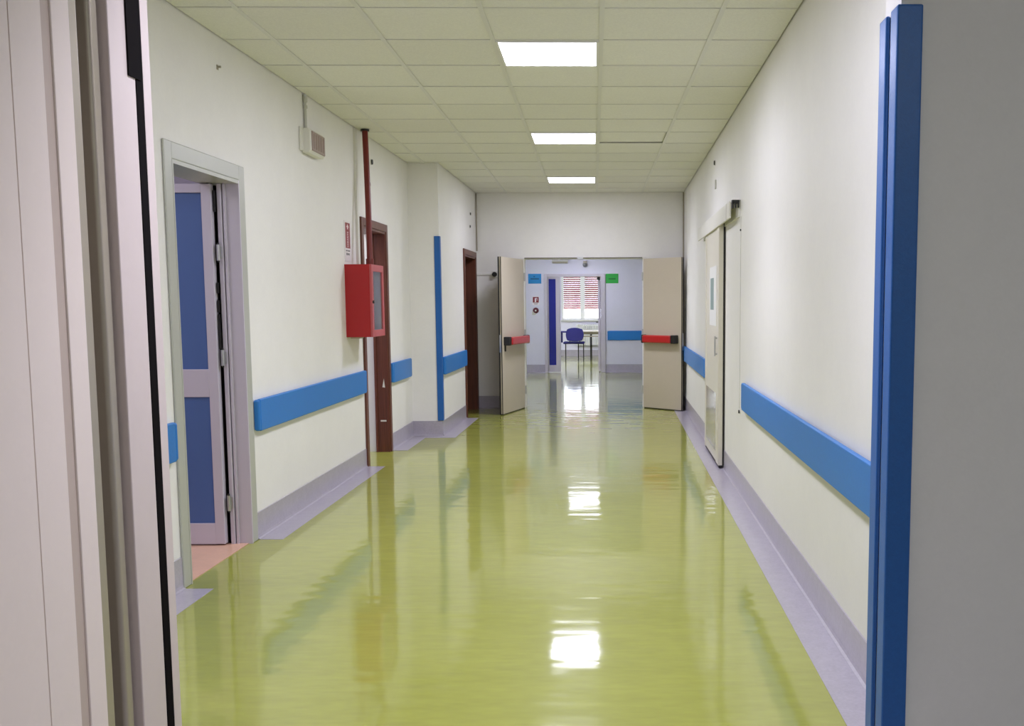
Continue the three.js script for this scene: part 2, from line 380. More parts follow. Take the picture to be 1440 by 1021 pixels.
ceilingLamp('ceiling_light', 'added unseen ceiling light panel brightening the lobby in front of the doorway', sq(1.3, -0.6), H - 0.02, LAMP.lobby, [0.93, 1.0, 0.98]);  // unseen lamp, added as fill for the near wall and the open leaf

// baseboards with a coved foot
function cove(name, label, runs) {                                   // runs: ['x', wallX, side, d0, d1] along the depth or ['d', wallD, x0, x1] facing the camera
  const prof = [[0, 0.003], [0.02, 0.003], [0.009, 0.008], [0.0055, 0.022], [0.005, 0.16], [0, 0.162]];
  const geos = runs.map(([k, at, a, b, c]) => {
    let g;
    if (k === 'x') { g = extrude(prof.map(([u, v]) => [u * a, v]), c - b); g.translate(at, 0, -c); } else { g = extrude(prof.map(([u, v]) => [u, v]), b - a); g.rotateY(-Math.PI / 2); g.translate(b, 0, -at); }
    return g;
  });
  return shell(name, label, geos, M.vinylGrey);
}
cove('baseboard_left', 'lilac grey vinyl skirting turned up the corridor wall', [['x', XL, 1, NEAR1, 4.84], ['x', XL, 1, 5.88, 8.53], ['x', XL, 1, 9.5, PIL], ['d', PIL, XL, XP], ['x', XP, 1, PIL, 12.2]]);
cove('baseboard_right', 'grey vinyl skirting under the blue handrails beside the sliding door', [['x', XR, -1, NEAR1, END0]]);
cove('baseboard_far', 'grey vinyl skirting of the end wall beside the double door', [['d', END0, XP, -1.25], ['d', END0, 0.42, XR]]);
cove('baseboard_hall', 'grey vinyl skirting of the hall beside the aluminium doorway', [['d', HALL, HX0, PX0], ['d', HALL, PX1, HX1]]);
cove('baseboard_window', 'grey skirting under the radiator', [['d', WIN0, HX0, HX1]]);

// ---------------------------------------------------------------- the doorway in front of the camera
{
  // open leaf folded back against the camera's side, seen along its face
  const leaf = structure('door_1', 'beige panelled leaf standing open beside the doorway', [jambL, 0, 2.19]);
  const f = jambL;
  part(leaf, 'leaf_panel', [bx(f - 0.045, f, 0.01, 2.42, 1.25, 1.966), bx(f - 0.045, f, 0.01, 2.42, 1.970, 2.080)], M.aluBeige);
  part(leaf, 'leaf_core', bx(f - 0.043, f - 0.008, 0.012, 2.418, 1.26, 2.18), M.aluBeige);
  part(leaf, 'edge_strip', bx(f - 0.04, f - 0.0035, 0.012, 2.418, 2.080, 2.118), M.aluTan, { label: 'tan groove strip' });
  part(leaf, 'stile', bx(f - 0.045, f, 0.01, 2.42, 2.118, 2.19, 0.003), M.aluBeige);
  const fr = structure('trim_1', 'beige aluminium door frame with black rubber seal beside the doorway', [f, 0, 2.5]);
  part(fr, 'recess_back', bx(f - 0.13, f - 0.10, 0, 2.5, 2.150, 2.36), M.aluBeige);
  for (const [d0, d1, dx, r] of [[2.202, 2.248, 0.012, 0.01], [2.300, 2.342, 0.014, 0.012]])
    part(fr, 'rib', bx(f - 0.101, f - dx, 0, 2.5, d0, d1, r), M.satin);
  part(fr, 'jamb', bx(f - 0.06, f, 0, 2.5, 2.354, 2.478, 0.004), M.aluBeigeShaded);
  part(fr, 'jamb_core', bx(f - 0.058, f - 0.012, 0, 2.5, 2.47, 2.52), M.rubber);
  part(fr, 'rubber_seal', bx(f - 0.02, f + 0.001, 0, 2.5, 2.478, 2.514), M.rubber, { label: 'black rubber seal' });
  part(fr, 'closer_plate', bx(f - 0.01, f + 0.0035, 1.95, 2.5, 2.438, 2.5), M.rubber, { label: 'black plate above the seal' });
  part(fr, 'outer_edge', bx(f - 0.06, f, 0, 2.5, 2.514, 2.562, 0.006), M.aluBeigeShaded);
  part(fr, 'head', bx(f - 0.06, jambR, 2.42, 2.5, 2.46, 2.56, 0.004), M.aluBeige);
}
function cornerGuard(label, x, d, y0, y1, sx, sd, mat) {               // L profile round a corner: one leg along x, the other along the depth
  const t = thing('corner_guard', label, 'corner guard', [x, y0, d], 'blue corner guards');
  const w = 0.05, h = 0.012;
  part(t, 'front_leg', bx(x + sx * -h, x + sx * w, y0, y1, d - sd * h, d, 0.005), mat);
  part(t, 'side_leg', bx(x - sx * h, x, y0, y1, d - sd * h * 0.6, d + sd * w, 0.005), mat);
  return t;
}
cornerGuard('dark blue corner guard on the camera-facing edge of the grey wall', jambR, NEAR0, 0.14, 2.11, 1, 1, M.blueGuard);
cornerGuard('narrow blue corner guard on the corridor edge of the grey wall', jambR, NEAR1, 0.14, 2.11, 1, -1, M.blueGuard);
cornerGuard('tall blue corner guard on the edge of the white pier', XP, PIL, 0.165, 2.107, -1, 1, M.blueGuard);

// ---------------------------------------------------------------- handrails
function handrail(label, k, at, side, a, b) {
  const y0 = 0.65, y1 = 0.842;
  const t = thing('handrail', label, 'handrail', k === 'x' ? [at, y0, (a + b) / 2] : [(a + b) / 2, y0, at], 'blue bumper handrails on the walls');
  const slab = (p, q, u0, u1, v0, v1, r) => (k === 'x' ? bx(at + side * u0, at + side * u1, v0, v1, p, q, r) : bx(p, q, v0, v1, at - u1, at - u0, r));
  part(t, 'cover', slab(a + 0.028, b - 0.028, 0.012, 0.036, y0, y1, 0.008), M.blue);
  part(t, 'end_cap', slab(a, a + 0.03, 0, 0.0355, y0 + 0.002, y1 - 0.002, 0.016), M.blue);
  part(t, 'end_cap', slab(b - 0.03, b, 0, 0.0355, y0 + 0.002, y1 - 0.002, 0.016), M.blue);
  part(t, 'mounting_strip', slab(a + 0.03, b - 0.03, 0, 0.013, y0 + 0.03, y1 - 0.03, 0), M.black);
}
handrail('blue handrail on the white wall just before the grey framed door', 'x', XL, 1, 3.0, 4.80);
handrail('long blue handrail between the grey framed door and the brown door', 'x', XL, 1, 5.90, 8.50);
handrail('short blue handrail between the brown door frame and the white pier', 'x', XL, 1, 9.53, 10.40);
handrail('short blue handrail on the pier between blue guard and brown door', 'x', XP, 1, PIL + 0.055, 12.18);
handrail('long blue handrail on the white wall opposite the grey framed door', 'x', XR, -1, 2.66, 7.02);
handrail('blue handrail on the wall between the sliding door and the double door', 'x', XR, -1, 9.95, 13.2);
handrail('blue handrail on the hall wall under the green sign', 'd', HALL, 1, -0.154, 1.6);

// ---------------------------------------------------------------- grey framed door with blue panels
{
  const fr = structure('door_2', 'grey aluminium door frame with a blue panelled leaf swung into the side room', [XL, 0, 5.36]);
  const o = 0.085, p = 0.012, { a, b, top } = door1;
  part(fr, 'architrave', bx(XL, XL + p, 0, top + o, a - o, a, 0.012), M.aluGrey);
  part(fr, 'architrave', bx(XL, XL + p, 0, top + o, b, b + o, 0.012), M.aluGrey);
  part(fr, 'architrave', bx(XL, XL + p, top, top + o, a - 0.004, b + 0.004, 0.014), M.aluGrey);
  part(fr, 'jamb_lining', bx(XL - 0.062, XL + 0.012, 0, top, b - 0.012, b), M.aluLilac);
  part(fr, 'jamb_lining', bx(XA, XL + 0.012, 0, top, a, a + 0.012), M.aluGrey);
  part(fr, 'head_lining', bx(XA, XL + 0.012, top - 0.02, top, a + 0.012, b - 0.012), M.aluGrey);
  // rebated hinge side: stacked profiles
  part(fr, 'hinge_profile', bx(XL - 0.078, XL - 0.062, 0, top - 0.02, b - 0.026, b, 0.004), M.aluLilac);
  part(fr, 'hinge_profile', bx(XL - 0.108, XL - 0.083, 0, top - 0.02, b - 0.034, b, 0.005), M.aluLilac);
  part(fr, 'seal_gap', bx(XL - 0.2, XL - 0.078, 0.0, top - 0.03, b - 0.010, b), M.rubber);
  for (const y of [0.25, 1.1, 1.70]) {
    const h = part(fr, 'hinge', [cyl(0.010, 0.09, 'y', XL - 0.105, y, b - 0.048), bx(XL - 0.115, XL - 0.085, y - 0.035, y + 0.035, b - 0.04, b - 0.033)], M.steel);
    part(h, 'hinge_pin', [cyl(0.006, 0.11, 'y', XL - 0.105, y, b - 0.048)], M.black);
  }
  for (const [y, l] of [[1.47, 0.06], [1.36, 0.07], [1.15, 0.2], [1.93, 0.12]]) part(fr, 'lock_strike', bx(XL - 0.122, XL - 0.112, y, y + l, b - 0.05, b - 0.036), M.black);
  // leaf, facing the camera inside the room
  const x0 = -3.13, x1 = -2.282, d0 = 5.72, d1 = 5.765, y0 = 0.012, y1 = 2.085;
  const leaf = part(fr, 'leaf', [bx(x1 - 0.056, x1, y0, y1, d0, d1, 0.004), bx(x0, x0 + 0.056, y0, y1, d0, d1, 0.004), bx(x0 + 0.054, x1 - 0.054, y0, 0.135, d0, d1, 0.003),
    bx(x0 + 0.054, x1 - 0.054, 0.875, 1.035, d0, d1, 0.003), bx(x0 + 0.054, x1 - 0.054, 2.035, y1, d0, d1, 0.003)], M.aluLilac, { label: 'pale lilac aluminium leaf frame' });
  part(leaf, 'panel', bx(x0 + 0.05, x1 - 0.05, 0.13, 0.88, d0 + 0.012, d1 - 0.012), M.bluePanel, { label: 'blue door panel' });
  part(leaf, 'panel', bx(x0 + 0.05, x1 - 0.05, 1.03, 2.04, d0 + 0.012, d1 - 0.012), M.bluePanel, { label: 'blue door panel' });
}

// ---------------------------------------------------------------- brown wooden doors
{
  const fr = structure('door_3', 'dark brown wooden door frame beside the red hose cabinet', [XL, 0, 9.0]);
  const { a, b, top } = brown1, o = 0.07;
  part(fr, 'architrave', bx(XL, XL + 0.018, 0, top + o, a - o, a, 0.004), M.brown);
  part(fr, 'architrave', bx(XL, XL + 0.018, 0, top + o, b, b + o, 0.004), M.brown);
  part(fr, 'architrave', bx(XL, XL + 0.018, top, top + o, a, b, 0.004), M.brown);
  part(fr, 'jamb_lining', bx(XL - 0.12, XL + 0.01, 0, top, b - 0.02, b), M.brown);
  part(fr, 'jamb_lining', bx(XA, XL + 0.01, 0, top, a, a + 0.02), M.brown);
  part(fr, 'head_lining', bx(XA, XL + 0.01, top - 0.02, top, a + 0.02, b - 0.02), M.brown);
  part(fr, 'door_stop', bx(XL - 0.12, XL - 0.10, 0, top - 0.02, b - 0.034, b - 0.02), M.brown);
  part(fr, 'chip', extrude([[XL - 0.05, 0.62], [XL - 0.025, 0.615], [XL - 0.034, 0.70]], 0.002).translate(0, 0, -(b - 0.0185)), M.whitePlastic, { label: 'pale chipped spot in the wood' });
  part(fr, 'chip', bx(XL - 0.075, XL - 0.02, 0.292, 0.306, b - 0.0215, b - 0.0195), M.whitePlastic, { label: 'pale scratch in the wood' });

  const g = structure('door_4', 'brown wooden door and frame in the pier next to the double door', [XP, 0, 12.7]);
  const q = brown2, w = 0.07;
  part(g, 'architrave', bx(XP, XP + 0.018, 0, q.top + w, q.a - w, q.a, 0.004), M.brown);
  part(g, 'architrave', bx(XP, XP + 0.018, 0, q.top + w, q.b, q.b + w, 0.004), M.brown);
  part(g, 'architrave', bx(XP, XP + 0.018, q.top, q.top + w, q.a, q.b, 0.004), M.brown);
  part(g, 'jamb_lining', bx(XP - 0.16, XP + 0.01, 0, q.top, q.b - 0.02, q.b), M.brown);
  part(g, 'jamb_lining', bx(XP - 0.16, XP + 0.01, 0, q.top, q.a, q.a + 0.02), M.brown);
  part(g, 'head_lining', bx(XP - 0.16, XP + 0.01, q.top - 0.02, q.top, q.a + 0.02, q.b - 0.02), M.brown);
  const lf = part(g, 'leaf', bx(XP - 0.155, XP - 0.115, 0.008, q.top - 0.022, q.a + 0.022, q.b - 0.022, 0.003), M.brown);
  part(lf, 'handle', [cyl(0.009, 0.05, 'x', XP - 0.09, 1.02, q.a + 0.09), cyl(0.009, 0.11, 'z', XP - 0.068, 1.02, q.a + 0.14)], M.steel);
}

// ---------------------------------------------------------------- sliding door
{
  const t = structure('door_5', 'cream sliding door leaf hanging from a wall rail', [XR, 0, 9.05]);
  const xf = 0.872, xb = 0.914, d0 = 8.38, d1 = 9.62, y0 = 0.03, y1 = 2.06;
  const leaf = part(t, 'leaf', bx(xf, xb, y0, y1, d0 + 0.01, d1, 0.003), M.slideCream);
  part(leaf, 'edge_profile', bx(xf - 0.004, xb - 0.01, y0 - 0.003, y1, d0 - 0.006, d0 + 0.012, 0.002), M.slideCream);
  part(leaf, 'gap_strip', bx(xb - 0.01, xb + 0.002, y0 - 0.003, y1, d0 - 0.004, d0 + 0.012), M.black, { label: 'dark strip standing for the shaded gap behind the leaf' });  // black strip painted in for the shade between leaf and wall
  part(leaf, 'bottom_seal', bx(xf + 0.002, xb - 0.002, y0 - 0.02, y0, d0, d1), M.black, { label: 'dark bottom brush' });
  part(leaf, 'stile', bx(xf - 0.006, xf + 0.004, y0, y1, d0 + 0.012, d0 + 0.19, 0.002), M.slideCream);
  part(leaf, 'stile', bx(xf - 0.006, xf + 0.004, y0, y1, d1 - 0.09, d1, 0.002), M.slideCream);
  part(leaf, 'kick_plate', bx(xf - 0.004, xf + 0.004, 0.12, 0.62, d0 + 0.22, d1 - 0.12, 0.001), new THREE.MeshPhysicalMaterial({ color: 0xd9dada, roughness: 0.1, metalness: 0.9, bumpMap: paintBump, bumpScale: 0.0012 }), { label: 'shiny metal kick plate' });
  part(leaf, 'notice_sheet', bx(xf - 0.003, xf + 0.001, 1.20, 1.72, d0 + 0.24, d1 - 0.42), M.white, { label: 'white paper notice' });
  part(leaf, 'notice_print', bx(xf - 0.0036, xf, 1.34, 1.62, d0 + 0.45, d1 - 0.50), plain([138, 156, 152], 0.6), { label: 'grey green printed block' });
  part(leaf, 'pull_handle', [bx(xf - 0.03, xf - 0.018, 0.95, 1.12, d0 + 0.10, d0 + 0.115, 0.004), bx(xf - 0.02, xf, 0.96, 0.975, d0 + 0.1, d0 + 0.115), bx(xf - 0.02, xf, 1.095, 1.11, d0 + 0.1, d0 + 0.115)], M.steel);
  const rail = part(t, 'rail', [bx(0.852, 0.866, 2.03, 2.155, 7.52, 10.35, 0.003), bx(0.86, XR, 2.143, 2.155, 7.42, 10.35), bx(XR - 0.012, XR, 2.03, 2.15, 7.42, 10.35)], M.whitePlastic, { label: 'cream sliding door rail' });
  part(rail, 'end_bracket', [bx(0.858, XR - 0.012, 2.125, 2.15, 7.40, 7.44), bx(0.858, 0.87, 2.09, 2.13, 7.40, 7.43), bx(0.88, 0.892, 2.095, 2.13, 7.40, 7.43), bx(0.9, 0.91, 2.095, 2.13, 7.40, 7.43)], M.black, { label: 'black bracket in the open rail end' });
  part(rail, 'roller', [cyl(0.022, 0.012, 'x', 0.885, 2.095, 8.6), cyl(0.022, 0.012, 'x', 0.885, 2.095, 9.4)], M.black);
  part(rail, 'hanger', [bx(0.88, 0.891, 2.04, 2.10, 8.57, 8.63), bx(0.88, 0.891, 2.04, 2.10, 9.37, 9.43)], M.steel);
  part(rail, 'cover_joint', bx(0.8505, 0.853, 2.032, 2.153, 7.72, 7.726), M.aluShade);
  shell('trim_2', 'thin vertical joint strip on the wall below the rail end', bx(XR - 0.003, XR, 0.62, 2.03, 7.36, 7.368), M.conduit);
  solo('wall_plug', 'small black plug at the top of the joint strip under the rail', 'wall plug', cyl(0.008, 0.008, 'x', XR - 0.004, 1.93, 7.364), M.black, 'small dark plugs in the walls');
}

// ---------------------------------------------------------------- double fire door
const SLOPE = new THREE.MeshPhysicalMaterial({ color: new THREE.Color('rgb(186,28,34)'), roughness: 0.3 });
function fireLeaf(name, label, hx, hd, width, turn, s, holes) {
  // local x runs from the hinge to the free edge; the face with the push bar looks along -s... +z
  const t = structure(name, label, [hx, 0, hd], turn);
  const y0 = 0.012, y1 = 1.982, L = { local: true };
  const sb = (x0, x1, a, b, z0, z1, r) => bx(Math.min(s * x0, s * x1), Math.max(s * x0, s * x1), a, b, -z1, -z0, r);
  part(t, 'leaf', sb(0, width, y0, y1, -0.05, 0, 0.004), M.doorCream, L);
  part(t, 'edge_profile', [sb(width - 0.002, width + 0.006, y0, y1, -0.046, -0.03), sb(width - 0.002, width + 0.006, y0, y1, -0.012, -0.004)], M.black, { ...L, label: 'dark strip standing for the shaded gap behind the leaf' });
  part(t, 'bottom_seal', sb(0.01, width - 0.01, 0.002, y0 + 0.001, -0.045, -0.004), M.black, { ...L, label: 'dark bottom seal' });
  const yb = 0.93, b0 = 0.03, b1 = width - 0.045;
  const end = part(t, 'push_bar_bracket', [sb(b1 - 0.07, b1, yb - 0.055, yb + 0.055, 0, 0.085, 0.01), sb(b0, b0 + 0.03, yb - 0.055, yb + 0.055, 0, 0.085, 0.01)], M.black, { ...L, label: 'black push bar bracket' });
  if (holes) part(end, 'lock_plate', sb(b1 - 0.06, b1 - 0.035, yb - 0.13, yb - 0.05, 0, 0.012), M.black, L);
  part(t, 'push_bar', [sb(b0 + 0.028, b1 - 0.066, yb - 0.05, yb + 0.05, 0.028, 0.1, 0.02)], M.redGlossy, { ...L, label: 'red panic push bar' });
  part(t, 'lock_case', sb(width - 0.001, width + 0.008, yb - 0.14, yb + 0.08, -0.036, -0.014), M.steel, L);
  for (const y of [0.25, 1.0, 1.75]) part(t, 'hinge', [cyl(0.01, 0.11, 'y', s * -0.008, y, -0.008)], M.steel, L);
  return t;
}
{
  // left leaf: hinge at the opening, swung past a right angle towards the camera
  const l = [OP.x0 + 0.0, 13.33], lf = [-1.41, 12.49], r = [OP.x1 - 0.0, 13.30], rf = [0.85, 12.86];
  const wl = Math.hypot(lf[0] - l[0], lf[1] - l[1]), wr = Math.hypot(rf[0] - r[0], rf[1] - r[1]);
  // the local axis (s,0,0) must point from hinge to free edge: world (dx, -dd)
  const turnOf = (dx, dd, s) => Math.atan2(dd * s, dx * s);           // rotation.y = atan2(-z, x) with z = -dd
  fireLeaf('door_6', 'cream fire door leaf with red push bar, wider of the pair', l[0], l[1], wl, turnOf(lf[0] - l[0], lf[1] - l[1], -1), -1, true);
  fireLeaf('door_7', 'cream fire door leaf with red push bar, narrower of the pair', r[0], r[1], wr, turnOf(rf[0] - r[0], rf[1] - r[1], 1), 1);
  const fr = structure('trim_3', 'cream metal frame around the double door opening', [-0.42, 0, END0]);
  part(fr, 'jamb', bx(OP.x0 - 0.03, OP.x0 + 0.005, 0, OP.top + 0.012, END0 - 0.008, END1 + 0.008, 0.003), M.wall);
  part(fr, 'jamb', bx(OP.x1 - 0.005, OP.x1 + 0.03, 0, OP.top + 0.012, END0 - 0.008, END1 + 0.008, 0.003), M.wall);
  part(fr, 'head', bx(OP.x0 + 0.005, OP.x1 - 0.005, OP.top - 0.012, OP.top + 0.012, END0 - 0.008, END1 + 0.008, 0.003), M.wall);
  part(fr, 'head_rail', bx(OP.x0 + 0.01, OP.x1 - 0.01, OP.top - 0.006, OP.top + 0.006, END0 - 0.034, END0 - 0.018), M.shadeMetal, { label: 'narrow metal rail along the door head' });
  part(fr, 'strike', [bx(-0.5, -0.42, OP.top - 0.02, OP.top + 0.012, END0 - 0.036, END0 - 0.02, 0.003)], M.steel);
}
function holder(label, x, y, d, dx) {
  const t = thing('door_magnet', label, 'door magnet', [x, y, d], 'magnetic door holders on the end wall');
  part(t, 'base_plate', bx(x - 0.045, x + 0.045, y - 0.045, y + 0.045, d - 0.012, d, 0.004), M.whitePlastic);
  part(t, 'magnet', cyl(0.032, 0.05, 'z', x, y, d - 0.036), M.black, { label: 'black round magnet' });
  part(t, 'face_disc', cyl(0.026, 0.012, 'z', x + dx, y, d - 0.068), M.black);
}
holder('black magnetic holder on the wall behind the wider fire door leaf', -1.60, 1.788, END0, 0.01);
holder('black magnetic holder on the wall behind the narrower fire door leaf', 0.86, 1.80, END0, 0);
solo('cable_duct', 'thin white cable duct running level to the black door magnet', 'cable duct', bx(XP, -1.65, 1.778, 1.798, END0 - 0.012, END0), M.whitePlastic);

// ---------------------------------------------------------------- fire hose cabinet, pipe, sign
{
  const d0 = 8.015, d1 = 8.43, y0 = 1.14, y1 = 1.72, xf = XL + 0.215;
  const t = thing('hose_cabinet', 'red metal fire hose cabinet with a glazed door on the white wall', 'hose cabinet', [XL, y0, (d0 + d1) / 2]);
  const k = 0.006;
  part(t, 'body', [bx(XL, xf - 0.018, y0, y1, d0, d0 + k), bx(XL, xf - 0.018, y0, y1, d1 - k, d1), bx(XL, xf - 0.018, y0, y0 + k, d0 + k, d1 - k), bx(XL, xf - 0.018, y1 - k, y1, d0 + k, d1 - k), bx(XL, XL + k, y0 + k, y1 - k, d0 + k, d1 - k)], M.red);
  const m = 0.055, door = part(t, 'door', [bx(xf - 0.018, xf, y0, y1, d0, d0 + m, 0.003), bx(xf - 0.018, xf, y0, y1, d1 - m, d1, 0.003), bx(xf - 0.018, xf, y0, y0 + m, d0 + m - 0.004, d1 - m + 0.004, 0.003), bx(xf - 0.018, xf, y1 - m, y1, d0 + m - 0.004, d1 - m + 0.004, 0.003)], M.redFrame, { label: 'paler red door frame' });
  part(door, 'pane', bx(xf - 0.012, xf - 0.008, y0 + m - 0.004, y1 - m + 0.004, d0 + m - 0.004, d1 - m + 0.004), M.cabinetGlass, { label: 'clear window pane' });
  part(door, 'latch', cyl(0.012, 0.012, 'x', xf + 0.004, 1.42, d0 + 0.02), M.black, { label: 'black latch' });
  const yc = 1.44, dc = (d0 + d1) / 2;
  const h = part(t, 'hose_reel', [0, 1, 2, 3].flatMap((i) => [0.06, 0.085, 0.11, 0.135].map((r) => { const g = new THREE.TorusGeometry(r, 0.012, 8, 28); g.rotateY(Math.PI / 2); g.translate(XL + 0.05 + i * 0.025, yc, -dc); return flat(g); })), M.hose, { label: 'pale coiled hose' });
  part(h, 'nozzle', [cyl(0.016, 0.14, 'y', xf - 0.045, 1.36, dc - 0.03, 16, 0.009), cyl(0.02, 0.03, 'y', xf - 0.045, 1.275, dc - 0.03)], M.steel, { label: 'metal nozzle' });
  part(t, 'bottom_flange', bx(XL + 0.02, XL + 0.1, y0 - 0.012, y0, d0 + 0.05, d0 + 0.15), M.creamEdge);

  const p = thing('fire_pipe', 'dark red fire water pipe rising from the hose cabinet to the ceiling', 'pipe', [XL + 0.14, y1, 8.27]);
  part(p, 'pipe', tube([[XL + 0.135, y1 + 0.002, 8.3], [XL + 0.115, 2.2, 8.38], [XL + 0.09, 2.6, 8.46], [XL + 0.075, H - 0.003, 8.50]], 0.024, 40, 18), M.pipeRed);
  part(p, 'collar', cyl(0.036, 0.014, 'y', XL + 0.075, H - 0.008, 8.50), M.black, { label: 'black collar at the ceiling' });
  part(p, 'coupling', cyl(0.032, 0.05, 'y', XL + 0.134, y1 + 0.03, 8.305), M.pipeRed);
}
{
  const c = document.createElement('canvas'); c.width = 256; c.height = 400;
  const g = c.getContext('2d');
  g.fillStyle = '#e9e4e2'; g.fillRect(0, 0, 256, 400);
  g.fillStyle = '#8d1f24'; g.fillRect(40, 18, 176, 250);
  g.fillStyle = '#f0dcdc';
  g.beginPath(); g.moveTo(128, 28); g.lineTo(176, 62); g.lineTo(146, 62); g.lineTo(146, 82); g.lineTo(110, 82); g.lineTo(110, 62); g.lineTo(80, 62); g.closePath(); g.fill();
  g.save(); g.translate(150, 262); g.rotate(-Math.PI / 2); g.font = 'bold 62px sans-serif'; g.scale(0.60, 1.0); g.fillText('IDRANTE', 4, 0); g.restore();
  g.fillStyle = '#4a4648';
  for (const [x, y, w, h] of [[48, 288, 42, 12], [98, 288, 26, 12], [134, 288, 62, 12], [60, 316, 30, 22], [98, 316, 26, 22], [132, 318, 22, 18], [162, 316, 18, 22]]) g.fillRect(x, y, w, h);
  const tx = new THREE.CanvasTexture(c); tx.colorSpace = THREE.SRGBColorSpace;
  const t = thing('fire_sign', 'white and red fire hose sign above the red cabinet', 'sign', [XL, 1.745, 8.13]);
  part(t, 'plate', bx(XL, XL + 0.003, 1.745, 2.07, 8.03, 8.235), M.white);
  const pl = new THREE.Mesh(new THREE.PlaneGeometry(0.203, 0.323), new THREE.MeshPhysicalMaterial({ map: tx, roughness: 0.4 }));
  pl.name = 'print'; pl.rotation.y = Math.PI / 2; pl.position.set(0.0034, 0.1625, -0.0025); pl.receiveShadow = true; t.add(pl);
}
solo('cable_duct', 'white vertical cable duct between the fire sign and the red pipe', 'cable duct', bx(XL, XL + 0.02, 1.72, H - 0.002, 8.40, 8.455), M.whitePlastic);

// siren on the wall with its conduit
{
  const t = thing('wall_siren', 'small beige wall siren box with a brown slanted face below the ceiling', 'siren', [XL, 2.44, 7.15]);
  part(t, 'base', bx(XL, XL + 0.014, 2.455, 2.615, 6.96, 7.16, 0.005), M.whitePlastic);
  const prof = [[0, 2.452], [0, 2.608], [0.034, 2.608], [0.046, 2.594], [0.046, 2.468], [0.036, 2.452]];
  const g = extrude(prof.map(([u, v]) => [XL + 0.012 + u, v]), 0.33, 0.006); g.translate(0, 0, -7.345);
  part(t, 'housing', g, M.whitePlastic);
  const lens = part(t, 'face_grille', bx(XL + 0.056, XL + 0.07, 2.464, 2.598, 7.035, 7.34, 0.012), M.lens, { label: 'brown front face' });
  for (let i = 0; i < 5; i++) part(lens, 'face_rib', bx(XL + 0.0695, XL + 0.0725, 2.48, 2.582, 7.07 + i * 0.055, 7.078 + i * 0.055), M.lens);
  const c = thing('conduit', 'thin grey conduit from the ceiling down to the beige siren', 'conduit', [XL + 0.015, 2.62, 7.08]);
  part(c, 'tube', cyl(0.010, 0.23, 'y', XL + 0.013, 2.735, 7.08), M.conduit);
  part(c, 'joint', [cyl(0.015, 0.045, 'y', XL + 0.015, 2.82, 7.08), cyl(0.014, 0.02, 'y', XL + 0.015, 2.765, 7.08)], M.conduit);
}
// plugs and bits on the walls
const plug = (label, x, y, d, s, r = 0.016) => {
  const t = thing('wall_plug', label, 'wall plug', [x, y, d], 'small dark plugs in the walls');
  part(t, 'rim', cyl(r * 1.15, 0.006, 'x', x + s * 0.003, y, d), M.conduit);
  part(t, 'core', cyl(r, 0.014, 'x', x + s * 0.007, y, d), M.black);
};
plug('upper small black plug on the wall above the brown door', XL, 2.655, 9.0, 1, 0.022);
plug('lower small black plug on the wall above the brown door', XL, 2.448, 8.88, 1, 0.022);
plug('upper small black plug at the corner above the pier door', XP, 2.537, 12.85, 1);
plug('lower small black plug at the corner above the pier door', XP, 2.376, 12.8, 1);
plug('small black plug on the wall above the sliding door', XR, 2.673, 9.28, -1, 0.02);
plug('small black plug beside the end of the long blue handrail', XR, 0.601, 7.33, -1, 0.013);
solo('wall_switch', 'small pale plate on the wall between plug and sliding rail', 'plate', bx(XR - 0.012, XR, 2.43, 2.51, 9.17, 9.23, 0.003), M.conduit);
solo('wall_hook', 'tiny grey hook stub on the wall above the grey framed door', 'hook', [cyl(0.006, 0.02, 'x', XL + 0.01, 2.69, 5.57), bx(XL, XL + 0.004, 2.675, 2.70, 5.56, 5.58)], M.aluShade);
solo('conduit', 'thin dark conduit down the corner by the pier door', 'conduit', cyl(0.009, H - 2.10, 'y', XP + 0.012, (H + 2.09) / 2, 13.36), M.aluShade);
solo('conduit', 'thin dark conduit down the corner beside the narrower fire leaf', 'conduit', cyl(0.009, H - 0.86, 'y', XR - 0.012, (H + 0.86) / 2, 13.37), M.aluShade);

